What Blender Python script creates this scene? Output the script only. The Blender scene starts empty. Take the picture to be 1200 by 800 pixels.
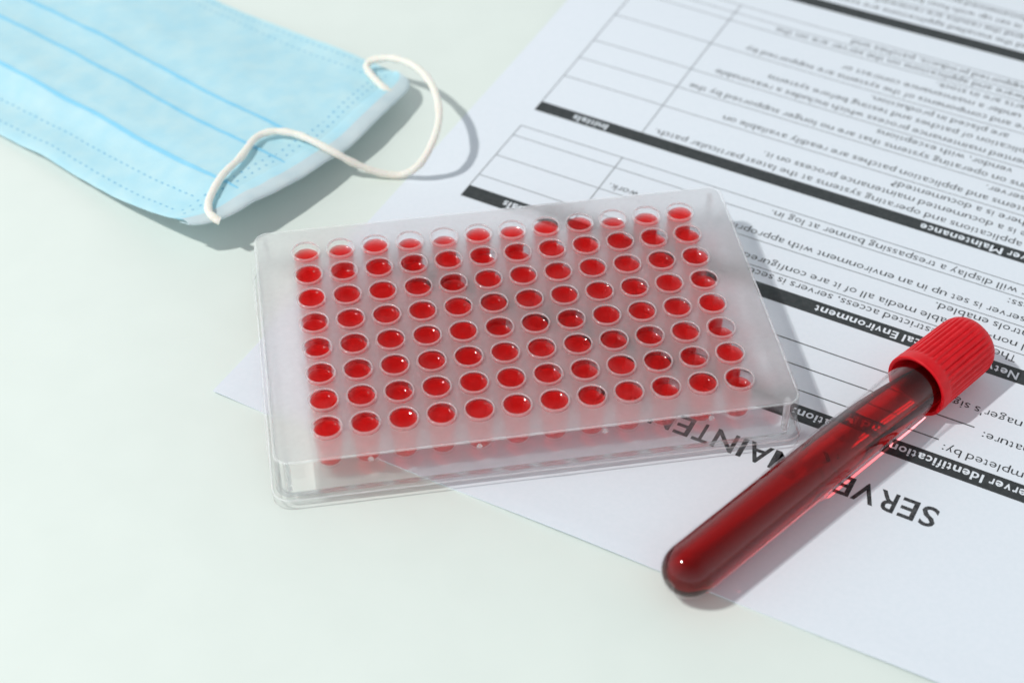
import bpy, bmesh, math, random
from mathutils import Vector, Matrix, noise
random.seed(7)
MM = 0.01          # one millimetre; the scene's unit length is 0.1 m (set below)
K = MM / 0.001
scene = bpy.context.scene
COL = scene.collection
PI = math.pi

# ------------------------------------------------------------------ camera
cam_d = bpy.data.cameras.new('camera')
cam = bpy.data.objects.new('camera', cam_d); COL.objects.link(cam)
RR = [[0.987041579113094, -0.1604618983079324, -0.0009488378890113169],
      [-0.11192025171069522, -0.6841882553110559, -0.7206665585077647],
      [0.11499034028534516, 0.7114340520988738, -0.6932811919814605]]
CPOS = Vector((-52.22795, -319.23003, 315.954247)) * MM
rot = Matrix((RR[0], [-a for a in RR[1]], [-a for a in RR[2]])).transposed()
cam.matrix_world = Matrix.Translation(CPOS) @ rot.to_4x4()
cam_d.sensor_width = 36.0
cam_d.lens = 2078.92 / 1200 * 36
cam_d.clip_start = 0.1; cam_d.clip_end = 500
cam_d.dof.use_dof = True
cam_d.dof.focus_distance = 0.436 * K
cam_d.dof.aperture_fstop = 11.5 / K   # lens is in mm while the scene is ten times finer
scene.camera = cam

# ------------------------------------------------------------------ world: soft studio fill
w = bpy.data.worlds.new('World'); scene.world = w; w.use_nodes = True
nt = w.node_tree; bg = nt.nodes['Background']
tc = nt.nodes.new('ShaderNodeTexCoord'); sp = nt.nodes.new('ShaderNodeSeparateXYZ')
rp = nt.nodes.new('ShaderNodeValToRGB')
nt.links.new(tc.outputs['Generated'], sp.inputs[0]); nt.links.new(sp.outputs['Z'], rp.inputs[0])
rp.color_ramp.elements[0].color = (1.32, 1.40, 1.46, 1); rp.color_ramp.elements[0].position = 0.0
rp.color_ramp.elements[1].color = (0.20, 0.215, 0.225, 1); rp.color_ramp.elements[1].position = 0.9
nt.links.new(rp.outputs[0], bg.inputs[0]); bg.inputs[1].default_value = 1.05

# ------------------------------------------------------------------ key lamp: one small hard studio lamp, upper left
ld = bpy.data.lights.new('key_lamp', 'POINT'); ld.energy = 50 * K * K; ld.shadow_soft_size = 0.022 * K
ld.color = (1.0, 0.985, 0.955)
lo = bpy.data.objects.new('key_lamp', ld); COL.objects.link(lo); lo.location = (-0.78 * K, -0.02 * K, 1.14 * K)
ld.cycles.is_caustics_light = True

scene.unit_settings.system = 'METRIC'; scene.unit_settings.scale_length = 1 / K
scene.view_settings.view_transform = 'Standard'; scene.view_settings.look = 'None'
scene.view_settings.exposure = 0.0; scene.view_settings.gamma = 1.0
scene.render.engine = 'CYCLES'
cy = scene.cycles
cy.use_denoising = True
cy.max_bounces = 20; cy.transmission_bounces = 16; cy.transparent_max_bounces = 48
cy.diffuse_bounces = 4; cy.glossy_bounces = 5; cy.volume_bounces = 0
cy.caustics_reflective = False; cy.caustics_refractive = True; cy.blur_glossy = 0.5
cy.sample_clamp_indirect = 8.0

# ------------------------------------------------------------------ material helpers
def mat(name):
    m = bpy.data.materials.new(name); m.use_nodes = True; m.node_tree.nodes.clear()
    out = m.node_tree.nodes.new('ShaderNodeOutputMaterial')
    return m, m.node_tree, out
def N(t, typ, **kw):
    n = t.nodes.new(typ)
    for k, v in kw.items():
        if k in n.inputs: n.inputs[k].default_value = v
        else: setattr(n, k, v)
    return n
def mix(t, fac, a, b):
    n = t.nodes.new('ShaderNodeMixShader')
    if hasattr(fac, 'is_linked'): t.links.new(fac, n.inputs[0])
    else: n.inputs[0].default_value = fac
    t.links.new(a, n.inputs[1]); t.links.new(b, n.inputs[2])
    return n.outputs[0]
def rgb(*c): return (c[0], c[1], c[2], 1)
def obj_noise(t, scale, detail=4):
    c = t.nodes.new('ShaderNodeTexCoord'); n = t.nodes.new('ShaderNodeTexNoise')
    n.inputs['Scale'].default_value = scale / K; n.inputs['Detail'].default_value = detail
    t.links.new(c.outputs['Object'], n.inputs['Vector']); return n
def bump(t, src, strength, dist):
    b = t.nodes.new('ShaderNodeBump'); b.inputs['Strength'].default_value = strength; b.inputs['Distance'].default_value = dist * K
    t.links.new(src, b.inputs['Height']); return b

def principled(name, c1, c2, rough, nscale=400, bstr=0.15, bdist=0.0001, spec=0.4, sss=0, coat=0, detail=4):
    m, t, out = mat(name)
    n = obj_noise(t, nscale, detail)
    r = t.nodes.new('ShaderNodeValToRGB'); r.color_ramp.elements[0].position = .35; r.color_ramp.elements[1].position = .65
    r.color_ramp.elements[0].color = rgb(*c1); r.color_ramp.elements[1].color = rgb(*c2)
    t.links.new(n.outputs['Fac'], r.inputs[0])
    p = N(t, 'ShaderNodeBsdfPrincipled', Roughness=rough)
    p.inputs['Specular IOR Level'].default_value = spec
    p.inputs['Coat Weight'].default_value = coat
    if sss:
        p.inputs['Subsurface Weight'].default_value = sss; p.inputs['Subsurface Scale'].default_value = 0.001 * K
    t.links.new(r.outputs[0], p.inputs['Base Color'])
    b = bump(t, n.outputs['Fac'], bstr, bdist); t.links.new(b.outputs[0], p.inputs['Normal'])
    t.links.new(p.outputs[0], out.inputs[0])
    return m

M_TABLE = principled('pale_green_lacquer', (0.72, 0.785, 0.74), (0.735, 0.80, 0.755), 0.45, 60, 0.05, 0.00005, 0.3)
M_PAPER = principled('white_office_paper', (0.73, 0.785, 0.845), (0.75, 0.80, 0.86), 0.75, 900, 0.12, 0.00003, 0.2)
M_INK = principled('black_print', (0.022, 0.025, 0.028), (0.08, 0.084, 0.088), 0.6, 1500, 0.0, 0.00001, 0.3)
M_BAR = principled('dark_grey_print', (0.030, 0.036, 0.038), (0.045, 0.052, 0.054), 0.55, 700, 0.0, 0.00001, 0.3)
M_RULE = principled('grey_print', (0.10, 0.11, 0.12), (0.16, 0.17, 0.18), 0.7, 900, 0.0, 0.00001, 0.3)
M_WTXT = principled('unprinted_lettering', (0.74, 0.80, 0.86), (0.78, 0.83, 0.88), 0.7, 900, 0.0, 0.00001, 0.3)
M_CAP = principled('red_moulded_plastic', (0.58, 0.004, 0.010), (0.66, 0.006, 0.013), 0.42, 500, 0.14, 0.00006, 0.2, sss=0.0)
M_CORD = principled('off_white_elastic', (0.78, 0.76, 0.68), (0.86, 0.84, 0.77), 0.85, 1800, 0.5, 0.0002, 0.2, sss=0.2)

def nonwoven(name, c1, c2, transl):
    m, t, out = mat(name)
    n = obj_noise(t, 160, 6); r = t.nodes.new('ShaderNodeValToRGB')
    r.color_ramp.elements[0].position = .3; r.color_ramp.elements[1].position = .7
    r.color_ramp.elements[0].color = rgb(*c1); r.color_ramp.elements[1].color = rgb(*c2)
    t.links.new(n.outputs['Fac'], r.inputs[0])
    n2 = obj_noise(t, 1400, 4); b = bump(t, n2.outputs['Fac'], 0.35, 0.0002)
    d = N(t, 'ShaderNodeBsdfDiffuse'); tr = N(t, 'ShaderNodeBsdfTranslucent'); g = N(t, 'ShaderNodeBsdfGlossy', Roughness=0.5)
    for x in (d, tr): t.links.new(r.outputs[0], x.inputs['Color'])
    for x in (d, tr, g): t.links.new(b.outputs[0], x.inputs['Normal'])
    s = mix(t, transl, d.outputs[0], tr.outputs[0])
    s = mix(t, 0.03, s, g.outputs[0])
    t.links.new(s, out.inputs[0]); return m
M_BLUE = nonwoven('light_blue_nonwoven', (0.53, 0.85, 0.96), (0.64, 0.90, 0.96), 0.24)
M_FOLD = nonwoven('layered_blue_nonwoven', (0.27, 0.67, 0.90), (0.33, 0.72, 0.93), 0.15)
M_WELD = nonwoven('pressed_blue_nonwoven', (0.20, 0.52, 0.74), (0.26, 0.58, 0.78), 0.1)
M_WHITE = nonwoven('white_nonwoven', (0.66, 0.78, 0.82), (0.76, 0.85, 0.87), 0.25)

def clear(name, tint, glass, rough=0.02, ior=1.5, gl=1.0, bumpy=0.0, haze=0.0):
    """clear moulded plastic: reflects by Fresnel, part of the light bends, part goes straight on"""
    m, t, out = mat(name)
    fr = N(t, 'ShaderNodeFresnel')
    ge = N(t, 'ShaderNodeNewGeometry'); mr = N(t, 'ShaderNodeMapRange')   # the same Fresnel from either side of a wall
    mr.inputs['To Min'].default_value = ior; mr.inputs['To Max'].default_value = 1 / ior
    t.links.new(ge.outputs['Backfacing'], mr.inputs['Value']); t.links.new(mr.outputs[0], fr.inputs['IOR'])
    tr = N(t, 'ShaderNodeBsdfTransparent'); tr.inputs[0].default_value = rgb(*tint)
    gs = N(t, 'ShaderNodeBsdfGlossy', Roughness=rough); gs.inputs[0].default_value = (gl, gl, gl, 1)
    s = mix(t, fr.outputs[0], tr.outputs[0], gs.outputs[0])
    if haze:
        dd = N(t, 'ShaderNodeBsdfDiffuse'); dd.inputs[0].default_value = (0.95, 0.95, 0.96, 1)
        s = mix(t, haze, s, dd.outputs[0])
    if glass:
        g = N(t, 'ShaderNodeBsdfGlass', Roughness=rough, IOR=ior); g.inputs[0].default_value = rgb(*tint)
        s = mix(t, glass, s, g.outputs[0])
        if bumpy:
            n = obj_noise(t, 300, 2); b = bump(t, n.outputs['Fac'], bumpy, 0.0004)
            for x in (g, gs, fr): t.links.new(b.outputs[0], x.inputs['Normal'])
    t.links.new(s, out.inputs[0]); return m
M_CLEAR = clear('clear_polystyrene', (0.997, 0.998, 0.998), 0.04, 0.03, 1.28, 1.0, 0.0, 0.0)
M_UNDER = clear('smooth_polystyrene', (0.99, 0.992, 0.992), 0.0, 0.05, 1.3, 1.0)
M_WELL = clear('clear_well_plastic', (0.985, 0.988, 0.988), 0.03, 0.04, 1.25, 1.0, 0.0, 0.005)
M_RIM = clear('whitened_rim_plastic', (0.985, 0.988, 0.988), 0.30, 0.10, 1.5, 1.0, 0.0, 0.30)  # white diffuse share stands in for glints on the rims
M_EDGE = clear('painted_edge_gleam', (0.98, 0.985, 0.985), 0.35, 0.12, 1.5, 1.0, 0.0, 0.38)  # whitened edges: the light they would gather is put into the colour
M_EDGE_DARK = clear('painted_dark_edge', (0.84, 0.85, 0.855), 0.30, 0.05, 1.5, 1.0, 0.0, 0.04)  # grey tint stands in for dark refraction lines along the edges
M_GLASS = clear('clear_tube_glass', (0.96, 0.96, 0.965), 0.0, 0.02, 1.42, 1.0)
M_INNER = clear('wetted_glass', (0.97, 0.965, 0.965), 0.0, 0.03, 1.12, 1.0)

def frosted():
    m, t, out = mat('frosted_polystyrene')
    n = obj_noise(t, 2200, 3); b = bump(t, n.outputs['Fac'], 0.3, 0.0001)
    n2 = obj_noise(t, 900, 5)
    tl = N(t, 'ShaderNodeBsdfTranslucent'); tl.inputs[0].default_value = (0.95, 0.955, 0.96, 1)
    df = N(t, 'ShaderNodeBsdfDiffuse'); df.inputs[0].default_value = (0.93, 0.935, 0.94, 1)
    gl = N(t, 'ShaderNodeBsdfGlossy', Roughness=0.34)
    tr = N(t, 'ShaderNodeBsdfTransparent'); tr.inputs[0].default_value = (0.98, 0.98, 0.985, 1)
    for x in (tl, df, gl): t.links.new(b.outputs[0], x.inputs['Normal'])
    s = mix(t, 0.46, tl.outputs[0], df.outputs[0])
    rf = N(t, 'ShaderNodeBsdfRefraction', Roughness=0.75, IOR=1.24); rf.inputs[0].default_value = (0.99, 0.99, 0.995, 1)
    t.links.new(b.outputs[0], rf.inputs['Normal'])
    s = mix(t, 0.60, s, rf.outputs[0])
    mr = N(t, 'ShaderNodeMapRange'); mr.inputs['To Min'].default_value = 0.07; mr.inputs['To Max'].default_value = 0.19
    t.links.new(n2.outputs['Fac'], mr.inputs['Value'])
    s = mix(t, mr.outputs[0], s, tr.outputs[0])
    s = mix(t, 0.06, s, gl.outputs[0])
    t.links.new(s, out.inputs[0]); return m
M_FROST = frosted()

def liquid(name, dens, col, straight, diff, dcol, shine, tint):
    m, t, out = mat(name)
    g = N(t, 'ShaderNodeBsdfRefraction', Roughness=0.0, IOR=1.34); g.inputs[0].default_value = rgb(*tint)
    tr = N(t, 'ShaderNodeBsdfTransparent'); tr.inputs[0].default_value = (1, 1, 1, 1)
    s = mix(t, straight, g.outputs[0], tr.outputs[0])
    d = N(t, 'ShaderNodeBsdfDiffuse'); d.inputs[0].default_value = rgb(*dcol)
    dt = N(t, 'ShaderNodeBsdfTranslucent'); dt.inputs[0].default_value = rgb(*dcol)     # cells pass light on as well as back
    s = mix(t, diff, s, mix(t, 0.2, d.outputs[0], dt.outputs[0]))
    if shine:
        gs = N(t, 'ShaderNodeBsdfGlossy', Roughness=0.05)
        s = mix(t, shine, s, gs.outputs[0])
    t.links.new(s, out.inputs[0])
    v = N(t, 'ShaderNodeVolumeAbsorption', Density=dens / K); v.inputs[0].default_value = rgb(*col)
    t.links.new(v.outputs[0], out.inputs[1])
    return m
M_SAMPLE = liquid('thin_red_sample', 1000, (1.0, 0.02, 0.01), 0.88, 0.25, (1.0, 0.004, 0.002), 0.034, (0.99, 0.2, 0.16))
M_BLOOD = liquid('dark_red_liquid', 230, (0.90, 0.0, 0.02), 0.20, 0.02, (0.55, 0.002, 0.006), 0.0, (0.88, 0.012, 0.035))

# ------------------------------------------------------------------ mesh helpers (millimetres in, metres out)
def link(name, me, m, parent=None, loc=(0, 0, 0), smooth=True):
    o = bpy.data.objects.new(name, me); COL.objects.link(o)
    if m and not me.materials: me.materials.append(m)
    if parent: o.parent = parent
    o.location = [c * MM for c in loc]
    return o
def mesh(name, verts, faces, smooth=True):
    me = bpy.data.meshes.new(name)
    me.from_pydata([(x * MM, y * MM, z * MM) for x, y, z in verts], [], faces)
    me.validate(); me.update()
    if smooth: me.polygons.foreach_set('use_smooth', [True] * len(me.polygons))
    return me
def fixnormals(me, sharp=None):
    bm = bmesh.new(); bm.from_mesh(me); bmesh.ops.remove_doubles(bm, verts=bm.verts, dist=1e-7)
    bmesh.ops.recalc_face_normals(bm, faces=bm.faces); bm.to_mesh(me); bm.free()
    if sharp: me.set_sharp_from_angle(angle=math.radians(sharp))
    return me
def lathe(name, prof, n=40, closed=False, sharp=35):
    vs, fs = [], []
    P = len(prof)
    for k in range(n):
        a = 2 * PI * k / n
        for r, z in prof: vs.append((r * math.cos(a), r * math.sin(a), z))
    for k in range(n):
        k2 = (k + 1) % n
        for i in range(P if closed else P - 1):
            j = (i + 1) % P
            fs.append((k * P + i, k2 * P + i, k2 * P + j, k * P + j))
    return fixnormals(mesh(name, vs, fs), sharp)
def boxes(name, lst, bevel=0.0):
    bm = bmesh.new()
    for (x0, x1, y0, y1, z0, z1) in lst:
        r = bmesh.ops.create_cube(bm, size=1)
        for v in r['verts']:
            v.co = Vector(((x0 + x1) / 2 + v.co.x * (x1 - x0), (y0 + y1) / 2 + v.co.y * (y1 - y0), (z0 + z1) / 2 + v.co.z * (z1 - z0))) * MM
    if bevel: bmesh.ops.bevel(bm, geom=bm.edges[:], offset=bevel * MM, segments=2, affect='EDGES', profile=0.5)
    me = bpy.data.meshes.new(name); bm.to_mesh(me); bm.free(); return me
def thing(name, label, cat, loc=(0, 0, 0)):
    o = bpy.data.objects.new(name, None); COL.objects.link(o); o.location = [c * MM for c in loc]
    o.empty_display_size = 0.1
    o['label'] = label; o['category'] = cat; return o
def rrect(hx, hy, r, n=6):
    pts = []
    for cx, cy, a0 in ((hx - r, hy - r, 0), (-hx + r, hy - r, PI / 2), (-hx + r, -hy + r, PI), (hx - r, -hy + r, 1.5 * PI)):
        for i in range(n + 1):
            a = a0 + PI / 2 * i / n
            pts.append((cx + r * math.cos(a), cy + r * math.sin(a)))
    return pts
def ringwall(name, loops, sharp=30):
    """closed band through successive loops [(pts, z)...], last joined to first"""
    vs, fs = [], []; n = len(loops[0][0]); L = len(loops)
    for pts, z in loops: vs += [(x, y, z) for x, y in pts]
    for a in range(L):
        b = (a + 1) % L
        for i in range(n):
            j = (i + 1) % n
            fs.append((a * n + i, a * n + j, b * n + j, b * n + i))
    return fixnormals(mesh(name, vs, fs), sharp)
def catmull(pts, sub):
    out = []; P = [Vector(p) for p in pts]; P = [2 * P[0] - P[1]] + P + [2 * P[-1] - P[-2]]
    for i in range(1, len(P) - 2):
        for s in range(sub):
            t = s / sub; a, b, c, d = P[i - 1], P[i], P[i + 1], P[i + 2]
            out.append(0.5 * ((2 * b) + (c - a) * t + (2 * a - 5 * b + 4 * c - d) * t * t + (3 * b - a - 3 * c + d) * t ** 3))
    out.append(P[-2]); return out
def tube(name, path, r, n=12, wob=0.0, flat=1.0):
    vs, fs = [], []; up = Vector((0, 0, 1)); L = len(path)
    for i, p in enumerate(path):
        t = (path[min(i + 1, L - 1)] - path[max(i - 1, 0)]).normalized()
        s = t.cross(up)
        s = s.normalized() if s.length > 1e-4 else Vector((1, 0, 0)); u = s.cross(t)
        rr = r * (1 + wob * noise.noise(Vector((i * 0.35, 0, 3))))
        for k in range(n):
            a = 2 * PI * k / n
            q = p + s * (rr * math.cos(a)) + u * (rr * flat * math.sin(a)); vs.append(tuple(q))
    for i in range(L - 1):
        for k in range(n):
            k2 = (k + 1) % n; fs.append((i * n + k, i * n + k2, (i + 1) * n + k2, (i + 1) * n + k))
    fs.append(tuple(range(n))[::-1]); fs.append(tuple((L - 1) * n + k for k in range(n)))
    return fixnormals(mesh(name, vs, fs), 60)

# image point -> point at height z (used only to take real positions off the photograph)
Fpx = 2078.92
def tb(u, v, z=0.0):
    d = [sum(RR[k][i] * c for k, c in enumerate(((u - 600) / Fpx, (v - 400) / Fpx, 1.0))) for i in range(3)]
    C0 = CPOS / MM; t = (z - C0.z) / d[2]
    return Vector((C0.x + t * d[0], C0.y + t * d[1], z))

# ------------------------------------------------------------------ tabletop
bm = bmesh.new(); bmesh.ops.create_cube(bm, size=1)
for v in bm.verts: v.co = Vector((v.co.x * 1.8, v.co.y * 1.4 + 0.1, v.co.z * 0.03 - 0.015)) * K
bmesh.ops.bevel(bm, geom=bm.edges[:], offset=0.003 * K, segments=3, affect='EDGES')
me = bpy.data.meshes.new('tabletop'); bm.to_mesh(me); bm.free()
tt = link('tabletop', me, M_TABLE); tt['kind'] = 'structure'
tt.cycles.is_caustics_receiver = True

# ------------------------------------------------------------------ printed form
TH = math.radians(-37.0696)
E1 = Vector((math.cos(TH), math.sin(TH))); E2 = Vector((-math.sin(TH), math.cos(TH)))
PO = Vector((-76.3, -1.2)); PZ = 0.28
page = thing('printed_form', 'white printed form with dark header bars lying upside down under the plate and tube', 'paper form', (PO.x, PO.y, 0.02))
page.rotation_euler = (0, 0, TH)
# page local: x = s (from the page's right edge to its left), y = down the page
NX, NY = 60, 80
def pz(s, y):
    d = 0.55 * math.exp(-(s / 9) ** 2 - (y / 9) ** 2)
    d += math.exp(-(y / 7.0) ** 2) * (0.30 + 0.25 * math.sin(s / 13.0)) * max(0, min(1, (s - 66) / 12))
    if y > 150: d += min(1, (y - 150) / 50) * (0.5 + 0.5 * math.sin(s / 30.0 + y / 26.0)) * 0.9
    return d
def lift(me):
    for v in me.vertices: v.co.z += pz(v.co.x / MM, v.co.y / MM) * MM
    return me
vs, fs = [], []
for top in (1, 0):
    for j in range(NY + 1):
        for i in range(NX + 1):
            vs.append((215.9 * i / NX, 279.4 * j / NY, PZ if top else 0.0))
def vid(t, i, j): return (0 if t else (NX + 1) * (NY + 1)) + j * (NX + 1) + i
for j in range(NY):
    for i in range(NX):
        fs.append((vid(1, i, j), vid(1, i + 1, j), vid(1, i + 1, j + 1), vid(1, i, j + 1)))
        fs.append((vid(0, i, j), vid(0, i, j + 1), vid(0, i + 1, j + 1), vid(0, i + 1, j)))
for i in range(NX):
    fs.append((vid(1, i, 0), vid(0, i, 0), vid(0, i + 1, 0), vid(1, i + 1, 0)))
    fs.append((vid(1, i, NY), vid(1, i + 1, NY), vid(0, i + 1, NY), vid(0, i, NY)))
for j in range(NY):
    fs.append((vid(1, 0, j), vid(1, 0, j + 1), vid(0, 0, j + 1), vid(0, 0, j)))
    fs.append((vid(1, NX, j), vid(0, NX, j), vid(0, NX, j + 1), vid(1, NX, j + 1)))
sheet = link('sheet', lift(mesh('sheet', vs, fs, False)), M_PAPER, page)
sheet.cycles.is_caustics_receiver = True
ZI = PZ + 0.03
def flat(name, quads, m, z):
    vs, fs = [], []
    for (s0, s1, y0, y1) in quads:
        ns = max(1, int((s1 - s0) / 4)); ny = max(1, int((y1 - y0) / 4)); k = len(vs)
        vs += [(s0 + (s1 - s0) * i / ns, y0 + (y1 - y0) * j / ny, z) for j in range(ny + 1) for i in range(ns + 1)]
        fs += [(k + j * (ns + 1) + i, k + j * (ns + 1) + i + 1, k + (j + 1) * (ns + 1) + i + 1, k + (j + 1) * (ns + 1) + i) for j in range(ny) for i in range(ns)]
    o = link(name, lift(mesh(name, vs, fs, False)), m, page); o.cycles.is_caustics_receiver = True; return o
SL = 202.0
for y0, y1 in ((58.4, 63.9), (96.4, 101.6), (141.6, 146.3), (231.9, 236.6)):
    flat('header_bar', [(17.0, SL, y0, y1)], M_BAR, ZI)
RW = 0.125
def rule(s0, s1, y, w=RW): flat('table_rule', [(s0, s1, y - w, y + w)], M_RULE, ZI)
for y, s1 in ((68.7, 165.1), (76.7, 171.5), (84.7, 150.0)): rule(62, s1, y, 0.2)
for y in (107.0, 117.2, 127.8, 132.9, 161.0, 171.4, 181.6, 197.0, 211.9, 216.6, 221.5, 246.5, 257.0, 267.0): rule(17.0, SL, y)
for s in (17.1, 50.0):
    for y0, y1 in ((101.6, 132.9), (146.3, 221.5), (236.6, 267.0)):
        flat('table_rule', [(s - RW, s + RW, y0, y1)], M_RULE, ZI + 0.008)

# glyphs from Blender's own font, set to the advance widths of a humanist sans
ADV = dict(zip("abcdefghijklmnopqrstuvwxyz", (.479, .525, .423, .525, .498, .305, .471, .525, .229, .239, .455, .229, .799, .525, .527, .525, .525, .349, .391, .335, .525, .452, .715, .433, .453, .395)))
ADV.update({' ': .226, '.': .252, ',': .25, ':': .267, "'": .221, '-': .306, '?': .463, '(': .303, ')': .303,
            'A': .579, 'C': .533, 'E': .488, 'I': .252, 'L': .42, 'M': .855, 'N': .646, 'P': .517, 'R': .530, 'S': .470, 'T': .487, 'V': .545})
GL = {}
def glyph(c, bold):
    k = (c, bold)
    if k in GL: return GL[k]
    cu = bpy.data.curves.new('glyph', 'FONT'); cu.body = c; cu.size = 1.0; cu.resolution_u = 3; cu.fill_mode = 'FRONT'
    cu.offset = 0.014 if bold == 1 else (0.020 if bold == 2 else -0.003)
    o = bpy.data.objects.new('glyph', cu); COL.objects.link(o)
    dg = bpy.context.evaluated_depsgraph_get(); m = o.evaluated_get(dg).to_mesh()
    vs = [tuple(v.co) for v in m.vertices]; fs = [tuple(p.vertices) for p in m.polygons]
    o.evaluated_get(dg).to_mesh_clear()
    bpy.data.objects.remove(o); bpy.data.curves.remove(cu)
    if vs:
        x0 = min(v[0] for v in vs); x1 = max(v[0] for v in vs)
        w0 = x1 - x0; side = 0.0 if c in 'VA' else 0.045; wt = ADV[c] - 2 * side
        if c in 'il.,:\'I': sx = 1.0
        else: sx = wt / w0
        off = (ADV[c] - w0 * sx) / 2 - x0 * sx
        vs = [(v[0] * sx + off, v[1] * 0.905) for v in vs]
    GL[k] = (vs, fs); return GL[k]
def text(body, anchor_i, anchor_s, base, em=4.17, m=M_INK, bold=0, z=None, name='printed_text', label=None, smin=-5):
    """anchor_i: index of the letter whose centre stands at s = anchor_s; None: the line ends at anchor_s"""
    x = 0; xs = []
    for c in body: xs.append(x); x += ADV[c] * em * (1.03 if bold else 1)
    kx = 1.03 if bold else 1
    x0 = (xs[anchor_i] + ADV[body[anchor_i]] * em * kx / 2) if anchor_i is not None else x
    V, Fc = [], []; zz = z or ZI + 0.006
    for c, cx in zip(body, xs):
        g, f = glyph(c, bold); k = len(V)
        V += [(anchor_s + x0 - cx - gx * em * kx, base - gy * em, zz) for gx, gy in g]
        Fc += [tuple(k + i for i in q) for q in f]
    o = link(name, lift(mesh(name, V, Fc, False)), m, page)
    o.cycles.is_caustics_receiver = True
    if label: o['label'] = label
    return o
text('SERVER MAINTENANCE', 0, 170.6, 47.1, 9.85, M_INK, 1, name='title_text', label='large black capitals reading SERVER MAINTENANCE')
ZW = ZI + 0.02
text('Server Identification and Location:', 1, 187.9, 62.5, 4.25, M_WTXT, 2, ZW, 'header_text')
text('Network Physical Environment', None, 121.5, 100.1, 4.25, M_WTXT, 2, ZW, 'header_text')
text('Server Maintenance', None, 135.2, 144.9, 4.25, M_WTXT, 2, ZW, 'header_text')
text('Initials', None, 29.0, 100.1, 4.2, M_WTXT, 2, ZW, 'header_text')
text('Initials', None, 28.6, 144.9, 4.2, M_WTXT, 2, ZW, 'header_text')
for body, ai, s, base in (
    ('Completed by:', None, 166.3, 67.7),
    ('Signature:', None, 173.6, 76.3),
    ("Manager's signature:", None, 151.5, 84.0),
    ('The area is restricted access, servers is secure.', 13, 152.1, 105.9),
    ('All non-removable media all of it are configured with', 18, 143.9, 111.0),
    ('controls enabled.', None, 148.8, 115.9),
    ('The server is set up in an environment with appropriate', 27, 135.1, 121.0),
    ('access:', None, 165.2, 126.3),
    ('The server will display a trespassing banner at log in.', 11, 165.3, 131.1),
    ('The applications and operating systems at the latest particular patch.', None, 52.7, 149.9),
    ('There is a documented maintenance process on it.', None, 84.8, 154.6),
    ('There is a documented?', None, 122.0, 159.2),
    ('The systems and application patches are readily available on', None, 68.0, 164.9),
    ('the server.', None, 146.0, 169.6),
    ('The server runs on operating systems that are no longer supported by the', None, 52.8, 175.0),
    ('vendor, with exceptions', None, 110.3, 179.9),
    ('There is a documented maintenance process which includes a reasonable', None, 56.9, 185.3),
    ('or timely application of patches and testing before systems', None, 72.0, 190.2),
    ('are placed in production.', None, 103.0, 195.0),
    ('The hardware and components of the systems are supported by', None, 60.4, 201.0),
    ('the vendor, under a maintenance contract or', None, 90.0, 205.8),
    ('the replacement parts are in stock.', None, 118.0, 210.4),
    ('All hardware and applications on the server are on the', None, 64.7, 215.3),
    ('list of supported products, patches and', None, 88.0, 220.0),
    ('The server and the installed applications are scanned at least', None, 56.0, 241.0),
    ('monthly and the results are reviewed.', None, 86.0, 245.6),
    ('The server is set up with host based controls that are', None, 62.0, 251.0),
    ('There is a documented process.', None, 98.0, 255.9),
    ('work.', None, 51.6, 120.8),
):
    for c in body:
        if c not in ADV: raise ValueError(c)
    text(body, ai, s, base)

# ------------------------------------------------------------------ 96-well plate
ZP = 0.31
plate = thing('well_plate', 'clear plastic well plate with frosted top and ninety-six wells of red liquid', 'well plate', (0, 0, ZP))
DT, DB = 13.9, 12.9          # deck top and underside
PIT = 9.0; NS = 32; HR = 3.74
vs, fs = [], []
cache = {}
def V(x, y, z):
    k = (round(x, 4), round(y, 4), round(z, 4))
    if k not in cache: cache[k] = len(vs); vs.append((x, y, z))
    return cache[k]
def sq(cx, cy, k):
    a = 2 * PI * (k + 0.0) / NS; c, s_ = math.cos(a), math.sin(a); m_ = max(abs(c), abs(s_))
    return cx + c / m_ * 4.5, cy + s_ / m_ * 4.5
for z, flip in ((DT, 0), (DB, 1)):
    for i in range(12):
        for j in range(8):
            cx, cy = (i - 5.5) * PIT, (3.5 - j) * PIT
            for k in range(NS):
                a0, a1 = 2 * PI * k / NS, 2 * PI * (k + 1) / NS
                q = [V(cx + HR * math.cos(a0), cy + HR * math.sin(a0), z), V(*sq(cx, cy, k), z), V(*sq(cx, cy, k + 1), z), V(cx + HR * math.cos(a1), cy + HR * math.sin(a1), z)]
                fs.append(tuple(q[::-1] if flip else q))
    # margin
    outer = rrect(61.9, 40.6, 3.0, 6)
    inner = []
    for x, y in outer:
        inner.append((max(-54, min(54, x)), max(-36, min(36, y))))
    n = len(outer)
    # densify to match the grid boundary: simple strips (vertices coincide at the corners only)
    for k in range(n):
        k2 = (k + 1) % n
        a, b = inner[k], inner[k2]
        q = [V(*outer[k], z), V(*outer[k2], z)]
        if a == b: q += [V(*a, z)]
        else: q += [V(*b, z), V(*a, z)]
        fs.append(tuple(q if not flip else q[::-1]))
n = len(outer)
for k in range(n):
    k2 = (k + 1) % n
    fs.append((V(*outer[k], DT), V(*outer[k], DB), V(*outer[k2], DB), V(*outer[k2], DT)))
for i in range(12):
    for j in range(8):
        cx, cy = (i - 5.5) * PIT, (3.5 - j) * PIT
        for k in range(NS):
            a0, a1 = 2 * PI * k / NS, 2 * PI * (k + 1) / NS
            p0 = (cx + HR * math.cos(a0), cy + HR * math.sin(a0)); p1 = (cx + HR * math.cos(a1), cy + HR * math.sin(a1))
            fs.append((V(*p0, DT), V(*p1, DT), V(*p1, DB), V(*p0, DB)))
deck_me = mesh('deck', vs, fs, False)
deck_me.materials.append(M_FROST); deck_me.materials.append(M_UNDER)
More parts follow.
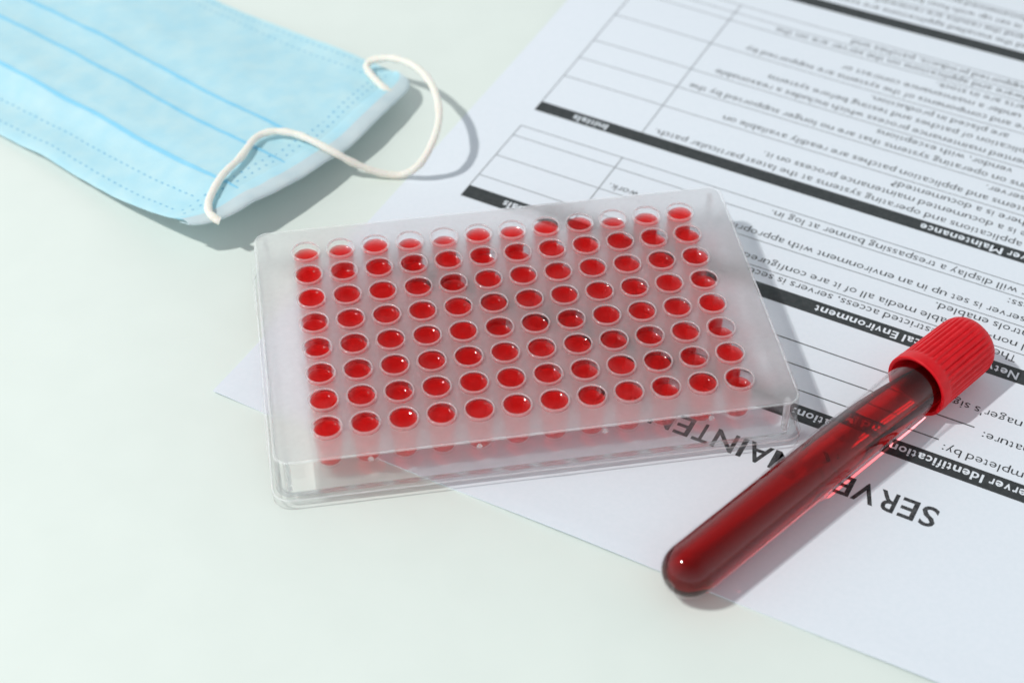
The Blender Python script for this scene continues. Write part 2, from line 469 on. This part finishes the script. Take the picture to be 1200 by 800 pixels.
for p in deck_me.polygons:
    if not all(deck_me.vertices[i].co.z > (DT - .01) * MM for i in p.vertices): p.material_index = 1
deck = link('deck', deck_me, None, plate); deck['label'] = 'frosted top deck'

# skirt: clear wall with a small lip over the deck edge
o0 = rrect(62.6, 41.3, 3.6); o1 = rrect(62.9, 41.6, 3.8); i0 = rrect(61.4, 40.1, 2.6); i1 = rrect(61.93, 40.63, 3.0)
skirt = link('skirt', ringwall('skirt', [
    (rrect(62.0, 40.7, 3.1), DT), (rrect(62.35, 41.05, 3.4), DT + .12), (o0, DT - .15), (o1, 2.9), (i0, 2.9), (i0, DB - .05), (rrect(61.96, 40.66, 3.05), DB - .05)]), M_CLEAR, plate)
def band(o, spec, n=28):
    for m_, rows in spec:
        o.data.materials.append(m_); ix = len(o.data.materials) - 1
        for r_ in rows:
            for q in range(r_ * n, r_ * n + n): o.data.polygons[q].material_index = ix
band(skirt, ((M_EDGE, (0, 1)), (M_EDGE_DARK, (3,))))
fl = link('base_flange', ringwall('base_flange', [
    (rrect(63.9, 42.7, 4.4), 0.25), (rrect(63.9, 42.7, 4.4), 2.55), (rrect(63.65, 42.45, 4.2), 2.8), (rrect(61.5, 40.2, 2.7), 2.8), (rrect(61.5, 40.2, 2.7), 2.2),
    (rrect(62.5, 41.3, 3.3), 2.0), (rrect(62.6, 41.4, 3.4), 0.0), (rrect(63.65, 42.45, 4.2), 0.0)]), M_CLEAR, plate)
band(fl, ((M_EDGE, (1,)), (M_EDGE_DARK, (3, 7))))
# bars standing in for highlights at the skirt's inner corners, and grips on the short sides
for sx in (-1, 1):
    for sy in (-1, 1):
        cx, cy = sx * 59.6, sy * 38.9
        link('corner_highlight', boxes('corner_highlight', [(cx - 0.6, cx + 0.6, cy - 0.9, cy + 0.9, 2.85, DB - .1)], 0.25), M_RIM, plate)
for x0, x1, y0, y1 in ((-64.0, -62.95, -33, -13), (-64.0, -62.95, 18, 33), (62.95, 64.0, -33, -13), (62.95, 64.0, 18, 33)):
    link('side_grip', boxes('side_grip', [(x0, x1, y0, y1, 2.85, 11.4)], 0.35), M_CLEAR, plate)
for x in (-40.3, -14.8, 15.1, 40.8):
    k_ = link('moulding_knob', lathe('moulding_knob', [(0, 0.55), (.35, .5), (.62, .3), (.7, 0.0), (0, 0.0)], 16), M_RIM, plate, (x, -40.05, 10.9))
    k_.rotation_euler.x = -PI / 2
for x in (-47, 5, 46):
    link('flange_lug', boxes('flange_lug', [(x - 1.4, x + 1.4, -42.95, -42.72, 0.7, 2.4)], 0.08), M_CLEAR, plate)
# small raised marks along the back edge of the deck, one over each column
for i in range(12):
    x = (i - 5.5) * PIT
    link('raised_mark', lathe('raised_mark', [(0, .22), (.28, .2), (.42, .08), (.45, .004), (0, .004)], 12), M_CLEAR, plate, (x - 0.6, 38.2, DT))
# wells
RT = 14.75 
prof = [(3.27, RT - .14), (3.33, RT - .04), (3.48, RT), (3.64, RT - .03), (3.73, RT - .14), (3.735, DT + .05), (3.72, DT), (3.715, DB), (3.55, 9.0), (3.42, 4.2), (3.30, 3.6), (3.0, 3.25), (0.0, 3.2)]
inner = [(0.0, 3.9), (2.5, 3.95), (2.85, 4.15), (3.0, 4.5), (3.12, 9.0), (3.24, 13.2)]
well_me = lathe('well', prof + inner, 44, closed=False, sharp=50)
# close the loop between inner wall and rim
bmw = bmesh.new(); bmw.from_mesh(well_me)
es = [e for e in bmw.edges if e.is_boundary]
bmesh.ops.bridge_loops(bmw, edges=es)
bmesh.ops.recalc_face_normals(bmw, faces=bmw.faces)
for f in bmw.faces: f.smooth = True
bmw.to_mesh(well_me); bmw.free(); well_me.set_sharp_from_angle(angle=math.radians(50))
well_me.materials.append(M_WELL); well_me.materials.append(M_RIM)
for p in well_me.polygons:
    if p.center.z / MM > DT - 0.05 and math.hypot(p.center.x, p.center.y) / MM > 3.28: p.material_index = 1
def rin(z):
    pts = [(3.95, 2.5), (4.15, 2.85), (4.5, 3.0), (9.0, 3.12), (13.2, 3.24), (RT - .1, 3.30)]
    for (z0, r0), (z1, r1) in zip(pts, pts[1:]):
        if z <= z1: return r0 + (r1 - r0) * (z - z0) / (z1 - z0)
    return 3.3
LV = {}
def liquid_mesh(level, kind):
    if (level, kind) in LV: return LV[(level, kind)]
    g = 0.03; p = [(0, 3.9 + g), (2.45, 3.95 + g), (2.82, 4.17 + g), (3.0 - g, 4.5 + g), (3.12 - g, 9.0)]
    top = level; dep = (0.8, 1.0, 1.1, 0.6)[kind]; ex = (3.0, 2.4, 3.6, 5.5)[kind]
    p += [(rin(top) - g, top)]
    for k in (.97, .93, .88, .82, .75, .66, .55, .42, .25, 0.0): p.append(((rin(top) - g) * k, top - dep * (1 - k ** ex)))
    me = lathe('liquid', p, 40, sharp=40); me.materials.append(M_SAMPLE)
    rnd = random.Random(kind * 7 + int(level * 100)); a0 = rnd.random() * 6.28; tl_ = rnd.uniform(0.0, 0.10)
    for v in me.vertices:
        x, y, z = v.co / MM
        if z > 9.5:
            z += tl_ * (x * math.cos(a0) + y * math.sin(a0)) + 0.10 * noise.noise(Vector((x * .5, y * .5, level * 3 + kind)))
            v.co.z = z * MM
    LV[(level, kind)] = me; return me
back = [2.2, 2.4, 1.5, 2.7, 3.1, 1.7, 2.1, 1.5, 1.5, 2.8, 2.4, 1.5]
low = {(11, 7): 3.2, (11, 5): 3.3, (1, 1): 2.9, (3, 1): 3.0, (5, 1): 3.0, (6, 1): 2.8, (4, 2): 2.7, (5, 4): 2.8, (11, 3): 2.4, (9, 7): 2.6, (0, 4): 2.8, (10, 6): 2.5, (7, 4): 2.2, (0, 3): 2.6, (0, 5): 2.4, (9, 5): 2.4, (10, 1): 2.2}
for j in range(8):
    for i in range(12):
        wo = bpy.data.objects.new('well', well_me); COL.objects.link(wo); wo.parent = plate
        wo.location = ((i - 5.5) * PIT * MM, (3.5 - j) * PIT * MM, 0)
        wo.rotation_euler.z = random.random() * 6
        d = back[i] if j == 0 else low.get((i, j), random.choice((0.9, 1.1, 1.3, 1.3, 1.6, 1.9)))
        lq = bpy.data.objects.new('liquid', liquid_mesh(round(RT - d + 0.3, 2), random.choice((0, 1, 2, 3)))); COL.objects.link(lq); lq.parent = wo; lq.cycles.is_caustics_caster = True

# ------------------------------------------------------------------ blood tube
A = Vector((26.2, -80.3, 6.95)); B = Vector((113.0, -21.6, 8.55))
ax = (B - A).normalized(); 
tubeO = thing('sample_tube', 'capped glass tube of dark red blood lying across the printed form', 'test tube', (A.x, A.y, 0))
def axis_matrix(origin):
    z = ax; x = Vector((0, 0, 1)).cross(z).normalized(); y = z.cross(x)   # y = up
    M = Matrix((x, y, z)).transposed().to_4x4(); M.translation = (origin - Vector((A.x, A.y, 0))) * MM
    return M
MA = axis_matrix(A)
def place(o): o.parent = tubeO; o.matrix_local = MA; return o
RO, RI = 6.62, 6.22
L = 100.0
po = [(RO * math.sin(t * PI / 2 / 10), -RO * math.cos(t * PI / 2 / 10)) for t in range(11)] + [(RO, z) for z in (20, 40, 60, 80, L)]
pi_ = [(RI, z) for z in (L, 80, 60, 40, 20)] + [(RI * math.sin(t * PI / 2 / 10), -RI * math.cos(t * PI / 2 / 10)) for t in range(10, -1, -1)]
po[0] = (0, po[0][1]); pi_[-1] = (0, pi_[-1][1])
gm = lathe('glass', po + pi_, 96, sharp=40)
gm.materials.append(M_GLASS); gm.materials.append(M_INNER)      # the wetted inner wall hardly reflects
for p in gm.polygons:
    c = p.center / MM
    if (c.z > 0 and math.hypot(c.x, c.y) < (RO + RI) / 2) or (c.z <= 0 and c.length < (RO + RI) / 2): p.material_index = 1
g = link('glass', gm, None); place(g)
# liquid: inner cylinder cut by its own level, leaving a long air bubble towards the cap
RL = RI - 0.03
pl = [(RL * math.sin(t * PI / 2 / 14), -RL * math.cos(t * PI / 2 / 14)) for t in range(15)] + [(RL, z) for z in range(4, 96, 4)] + [(0, 92)]
pl[0] = (0, pl[0][1])
lm = lathe('blood', pl, 96, sharp=30)
bl = bmesh.new(); bl.from_mesh(lm)
y0, z0, y1, z1 = RL * 0.99, 37.0, -3.0, 88.0           # level line in the tube's own upright plane
nrm = Vector((0, z1 - z0, -(y1 - y0))).normalized()
r = bmesh.ops.bisect_plane(bl, geom=bl.verts[:] + bl.edges[:] + bl.faces[:], plane_co=Vector((0, y0, z0)) * MM, plane_no=nrm, clear_outer=True)
ed = [e for e in r['geom_cut'] if isinstance(e, bmesh.types.BMEdge)]
bmesh.ops.edgeloop_fill(bl, edges=ed)
bmesh.ops.recalc_face_normals(bl, faces=bl.faces)
bl.to_mesh(lm); bl.free(); lm.set_sharp_from_angle(angle=math.radians(25))
blood = link('blood', lm, M_BLOOD); place(blood)
blood.cycles.is_caustics_caster = True
# cap: fluted, flared at its mouth, rounded at the far end
ZM = 81.0; CL = 23.4; NF = 34; NA = NF * 8
vs, fs = [], []
rings = []
for d, r, f in ((0.0, 8.15, 0), (0.25, 8.4, 0), (2.6, 8.42, 0), (3.0, 8.3, .0), (3.5, 8.32, .5), (4.3, 8.3, 1), (10, 8.2, 1), (17.6, 8.1, 1), (19.4, 8.05, .8), (20.6, 7.9, .35), (21.6, 7.6, 0), (22.4, 7.1, 0), (23.0, 6.4, 0), (23.3, 5.4, 0), (23.4, 3.5, 0), (23.4, 0.01, 0)):
    rings.append((ZM + d, r, f))
inn = [(ZM + 14.0, 0.01), (ZM + 14.0, 6.72), (ZM + 6.0, 6.72), (ZM + 1.2, 6.95), (ZM + 0.2, 7.5)]
for z, r, f in rings:
    for k in range(NA):
        a = 2 * PI * k / NA; ph = (k % 8) / 8.0
        groove = 0.42 if ph in (0.0,) else (0.34 if ph in (0.125, 0.875) else (0.08 if ph in (.25, .75) else 0))
        if (k // 8) % 3 == 2: groove *= 0.65
        rr = r - f * groove; vs.append((rr * math.cos(a), rr * math.sin(a), z))
for z, r in inn:
    for k in range(NA):
        a = 2 * PI * k / NA; vs.append((r * math.cos(a), r * math.sin(a), z))
T = len(rings) + len(inn)
order = list(range(len(rings), T)) + list(range(len(rings)))
for a, b in zip(order, order[1:]):
    for k in range(NA):
        k2 = (k + 1) % NA; fs.append((a * NA + k, a * NA + k2, b * NA + k2, b * NA + k))
cap = link('cap', fixnormals(mesh('cap', vs, fs), 40), M_CAP); place(cap); cap['label'] = 'red fluted screw cap'
# moulding nib under the domed end and drops inside the glass
nib = link('glass_nib', lathe('glass_nib', [(0, -7.15), (0.8, -7.1), (1.3, -6.85), (1.5, -6.35), (0, -6.1)], 20), M_WELL); place(nib)
random.seed(3)
bmD = bmesh.new()
for k in range(16):
    zz = random.uniform(44, 80); a = random.uniform(0.12, 0.88) * PI; rr = random.uniform(0.10, 0.26)
    c = Vector((RI * 0.985 * math.cos(a), RI * 0.985 * math.sin(a), zz)) * MM
    bmesh.ops.create_icosphere(bmD, subdivisions=2, radius=rr * MM, matrix=Matrix.Translation(c))
mD = bpy.data.meshes.new('droplets'); bmD.to_mesh(mD); bmD.free()
mD.polygons.foreach_set('use_smooth', [True] * len(mD.polygons))
dr = link('droplets', mD, M_BLOOD); place(dr); dr['kind'] = 'stuff'

# ------------------------------------------------------------------ face mask
MO = Vector((-78.6, 50.0)); MU = Vector((0.7095, 0.7047)); MV = Vector((-0.7047, 0.7095))
mask = thing('face_mask', 'light blue pleated surgical face mask with white ear loop beside the plate', 'face mask', (MO.x, MO.y, 0))
mask.rotation_euler = (0, 0, math.atan2(MU.y, MU.x))
# mask local: x = u across the pleats (0 near edge .. 94 far edge), y = v along the mask away from the loop end
W = 94.0
def surf(u, v):
    """sheet parameter -> local position (mm)"""
    f = u / W
    lowshift = (min(5.6, max(0, v) * 0.085)) * max(0, 1 - f) ** 1.0
    shear = 0.05 * min(v, 110) * max(0, math.sin(PI * min(1, f * 0.93))) * 1.0
    x = u + lowshift + shear
    y = v - 5.2 * math.sin(PI * f) * math.exp(-max(v, 0) / 30)
    k = math.exp(-max(0, u) / 4.5) * math.exp(-max(v, 0) / 9)
    y += 4.5 * k; x += 1.2 * k
    k = math.exp(-max(0, W - u) / 3) * math.exp(-max(v, 0) / 7)
    y += 3.0 * k; x -= 1.5 * k
    z = 1.1 + (10.2 * (1 - f) ** 1.0 + 4.2 * f) * math.exp(-(max(0, v + 2) / 36.0) ** 1.35)
    z += 3.2 * math.sin(PI * f) * (1 - math.exp(-max(0, v + 6) / 40))
    z += 2.0 * math.exp(-((f * W - 20) / 9) ** 2) * max(0, min(1, (v - 25) / 40)) - 1.2 * math.exp(-((f * W - 11) / 5) ** 2) * max(0, min(1, (v - 35) / 40))
    z += 1.5 * noise.noise(Vector((u * .045, v * .022, 1.7))) + 0.6 * noise.noise(Vector((u * .10, v * .06, 5.1))) + 0.2 * noise.noise(Vector((u * .3, v * .25, 2.1)))
    return Vector((x, y, max(0.75, z)))
folds = [(20.0, 2.4), (37.5, 2.2), (49.5, 2.4)]
# cross profile: list of (u, dz); each fold doubles back under itself
prof_u = []
u = 0.0
marks = []
last = 0.0
for U, ov in folds:
    k = int((U - last) / 2.2)
    for q in range(k): prof_u.append((last + (U - last) * q / k, 0.55 * max(0, (q / k - 0.3) / 0.7) ** 1.5))
    prof_u += [(U - 0.35, 0.62), (U, 0.60), (U + 0.12, 0.45), (U, 0.3), (U - 0.5, 0.22), (U - ov, 0.12), (U - ov - .1, 0.02), (U - ov, -0.1), (U - .4, -0.06)]
    last = U + 0.3
k = int((W - last) / 2.2)
for q in range(k + 1): prof_u.append((last + (W - last) * q / k, 0))
VN = 120; V0, V1 = -1.0, 168.0
def sheet_mesh(name, prof, v0, v1, n, dz0):
    vs, fs = [], []
    for j in range(n + 1):
        v = v0 + (v1 - v0) * (j / n) ** 1.0
        taper = min(1.0, max(0.0, (v - 1) / 6.0))
        for (u, dz) in prof:
            p = surf(u, v); vs.append((p.x, p.y, p.z + dz * (0.25 + 0.75 * taper) + dz0))
    m_ = len(prof)
    for j in range(n):
        for i in range(m_ - 1): fs.append((j * m_ + i, j * m_ + i + 1, (j + 1) * m_ + i + 1, (j + 1) * m_ + i))
    return mesh(name, vs, fs)
ol = link('outer_layer', sheet_mesh('outer_layer', prof_u, V0, V1, VN, 0.0), M_BLUE, mask)
il = link('inner_layer', sheet_mesh('inner_layer', [(0.6 + (W - 1.2) * q / 40, -0.45) for q in range(41)], V0, V1, VN, -0.1), M_WHITE, mask)
def ribbon(name, u, v0, v1, wdt, m, dz, n=110, du=0.0):
    vs, fs = [], []
    for j in range(n + 1):
        v = v0 + (v1 - v0) * j / n
        ww = wdt * (1 + 0.25 * noise.noise(Vector((v * .05, u, 0)))) * (0.35 + 0.65 * min(1, (v - v0) / 14))
        for s_ in (-1, 0, 1):
            p = surf(u + s_ * ww / 2, v); taper = min(1.0, max(0.0, (v - 1) / 6.0))
            vs.append((p.x, p.y, p.z + dz * (0.25 + .75 * taper) + 0.03 + (0.05 if s_ == 0 else 0)))
    for j in range(n):
        for i in range(2): fs.append((j * 3 + i, j * 3 + i + 1, (j + 1) * 3 + i + 1, (j + 1) * 3 + i))
    return link(name, mesh(name, vs, fs), m, mask)
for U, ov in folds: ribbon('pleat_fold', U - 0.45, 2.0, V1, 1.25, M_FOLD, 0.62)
# side binding: white strip wrapped over the end
vs, fs = [], []
nb = 60
strip = [(5.2, .25), (4.6, .42), (2.0, .45), (-0.4, .38), (-1.5, .12), (-2.2, -.35), (-2.1, -.85), (-0.8, -1.05), (3.0, -.9)]
for j in range(nb + 1):
    u = -0.2 + (W + 0.4) * j / nb
    for k_, (dv, dz) in enumerate(strip):
        vv = dv - 0.2; jit = 0.25 * noise.noise(Vector((u * .12, dv, 2)))
        p = surf(min(W, max(0, u)), -1.0 if vv < -1 else vv)
        if vv < -1: p.y += vv + 1
        vs.append((p.x + (u - min(W, max(0, u))), p.y + jit, max(0.35, p.z + dz + 0.1)))
S_ = len(strip)
for j in range(nb):
    for i in range(S_ - 1): fs.append((j * S_ + i, j * S_ + i + 1, (j + 1) * S_ + i + 1, (j + 1) * S_ + i))
bme = mesh('side_binding', vs, fs)
# the inner rows of the strip are the blue edge of the mask itself: only the outer turn is white
bme.materials.append(M_WHITE); bme.materials.append(M_BLUE)
for p in bme.polygons:
    if p.index % (S_ - 1) <= 1: p.material_index = 1
link('side_binding', bme, None, mask)
# weld dots
def dots(name, lst, rx, ry):
    vs, fs = [], []
    for (u, v) in lst:
        k0 = len(vs)
        for q in range(8):
            a = 2 * PI * q / 8; p = surf(u + rx * math.cos(a), v + ry * math.sin(a)); vs.append((p.x, p.y, p.z + 0.72 if False else p.z + dzat(u, v) + 0.05))
        fs.append(tuple(range(k0, k0 + 8)))
    o = link(name, mesh(name, vs, fs, False), M_WELD, mask); o['kind'] = 'stuff'; return o
def dzat(u, v):
    taper = min(1.0, max(0.0, (v - 1) / 6.0)); best = 0
    for (a, da), (b, db) in zip(prof_u, prof_u[1:]):
        if a <= u <= b and da >= -0.001: best = max(best, da + (db - da) * (u - a) / max(1e-6, b - a))
    return best * (0.25 + 0.75 * taper)
wd = []
for r_, v in enumerate((7.2, 9.6)):
    u = 4 + r_ * 1.1
    while u < 90: wd.append((u, v + 0.3 * math.sin(u * .1))); u += 2.6
dots('weld_dots', wd, 0.42, 0.36)
st = []
for u in (4.2, 11.0, 86.8, 91.6):
    v = 13.0 if u < 50 else 10.0
    while v < V1: st.append((u, v)); v += 2.5
dots('edge_seam_dots', st, 0.26, 0.62)

# ear loop
def on_mask(u_, v_, dz):
    """point of the loop lying dz above the mask, given by its place in the photograph"""
    z = 9.0
    for _ in range(12):
        p = tb(u_, v_, z); d = Vector((p.x, p.y)) - MO
        lu, lv = d.dot(MU), d.dot(MV)
        best = surf(min(W, max(0, lu)), lv)
        z = 0.5 * z + 0.5 * (best.z + dz)
    p = tb(u_, v_, z); d = Vector((p.x, p.y)) - MO
    return Vector((d.dot(MU), d.dot(MV), p.z))
def free(u_, v_, z):
    p = tb(u_, v_, z); d = Vector((p.x, p.y)) - MO
    return Vector((d.dot(MU), d.dot(MV), z))
def c2(x, y): return 220 + x / 3.076, 40 + y / 3.076
path = [on_mask(*c2(116, 674), 0.3), on_mask(*c2(104, 668), 0.7), on_mask(*c2(76, 640), 1.6), on_mask(*c2(80, 590), 1.9), on_mask(*c2(125, 510), 1.9), on_mask(*c2(190, 445), 2.0), on_mask(*c2(245, 375), 2.0), on_mask(*c2(310, 352), 2.2),
        on_mask(*c2(385, 360), 2.2), on_mask(*c2(455, 388), 2.2), free(*c2(530, 428), 8.6), free(*c2(605, 468), 5.0), free(*c2(700, 502), 1.6), free(*c2(775, 506), 1.5),
        free(*c2(835, 470), 6.0), free(*c2(880, 395), 12), free(*c2(905, 310), 14.6), free(*c2(898, 230), 15.2), free(*c2(868, 165), 15.0), free(*c2(820, 118), 13.5), free(*c2(760, 92), 11.5),
        free(*c2(700, 88), 9.5), free(*c2(655, 100), 8.2), free(*c2(646, 125), 7.6), free(*c2(672, 160), 7.4), free(*c2(705, 192), 7.2), free(*c2(738, 218), 5.8), free(*c2(752, 232), 4.6)]
cp = catmull(path, 7)
link('ear_loop', tube('ear_loop', cp, 1.08, 12, 0.22), M_CORD, mask)
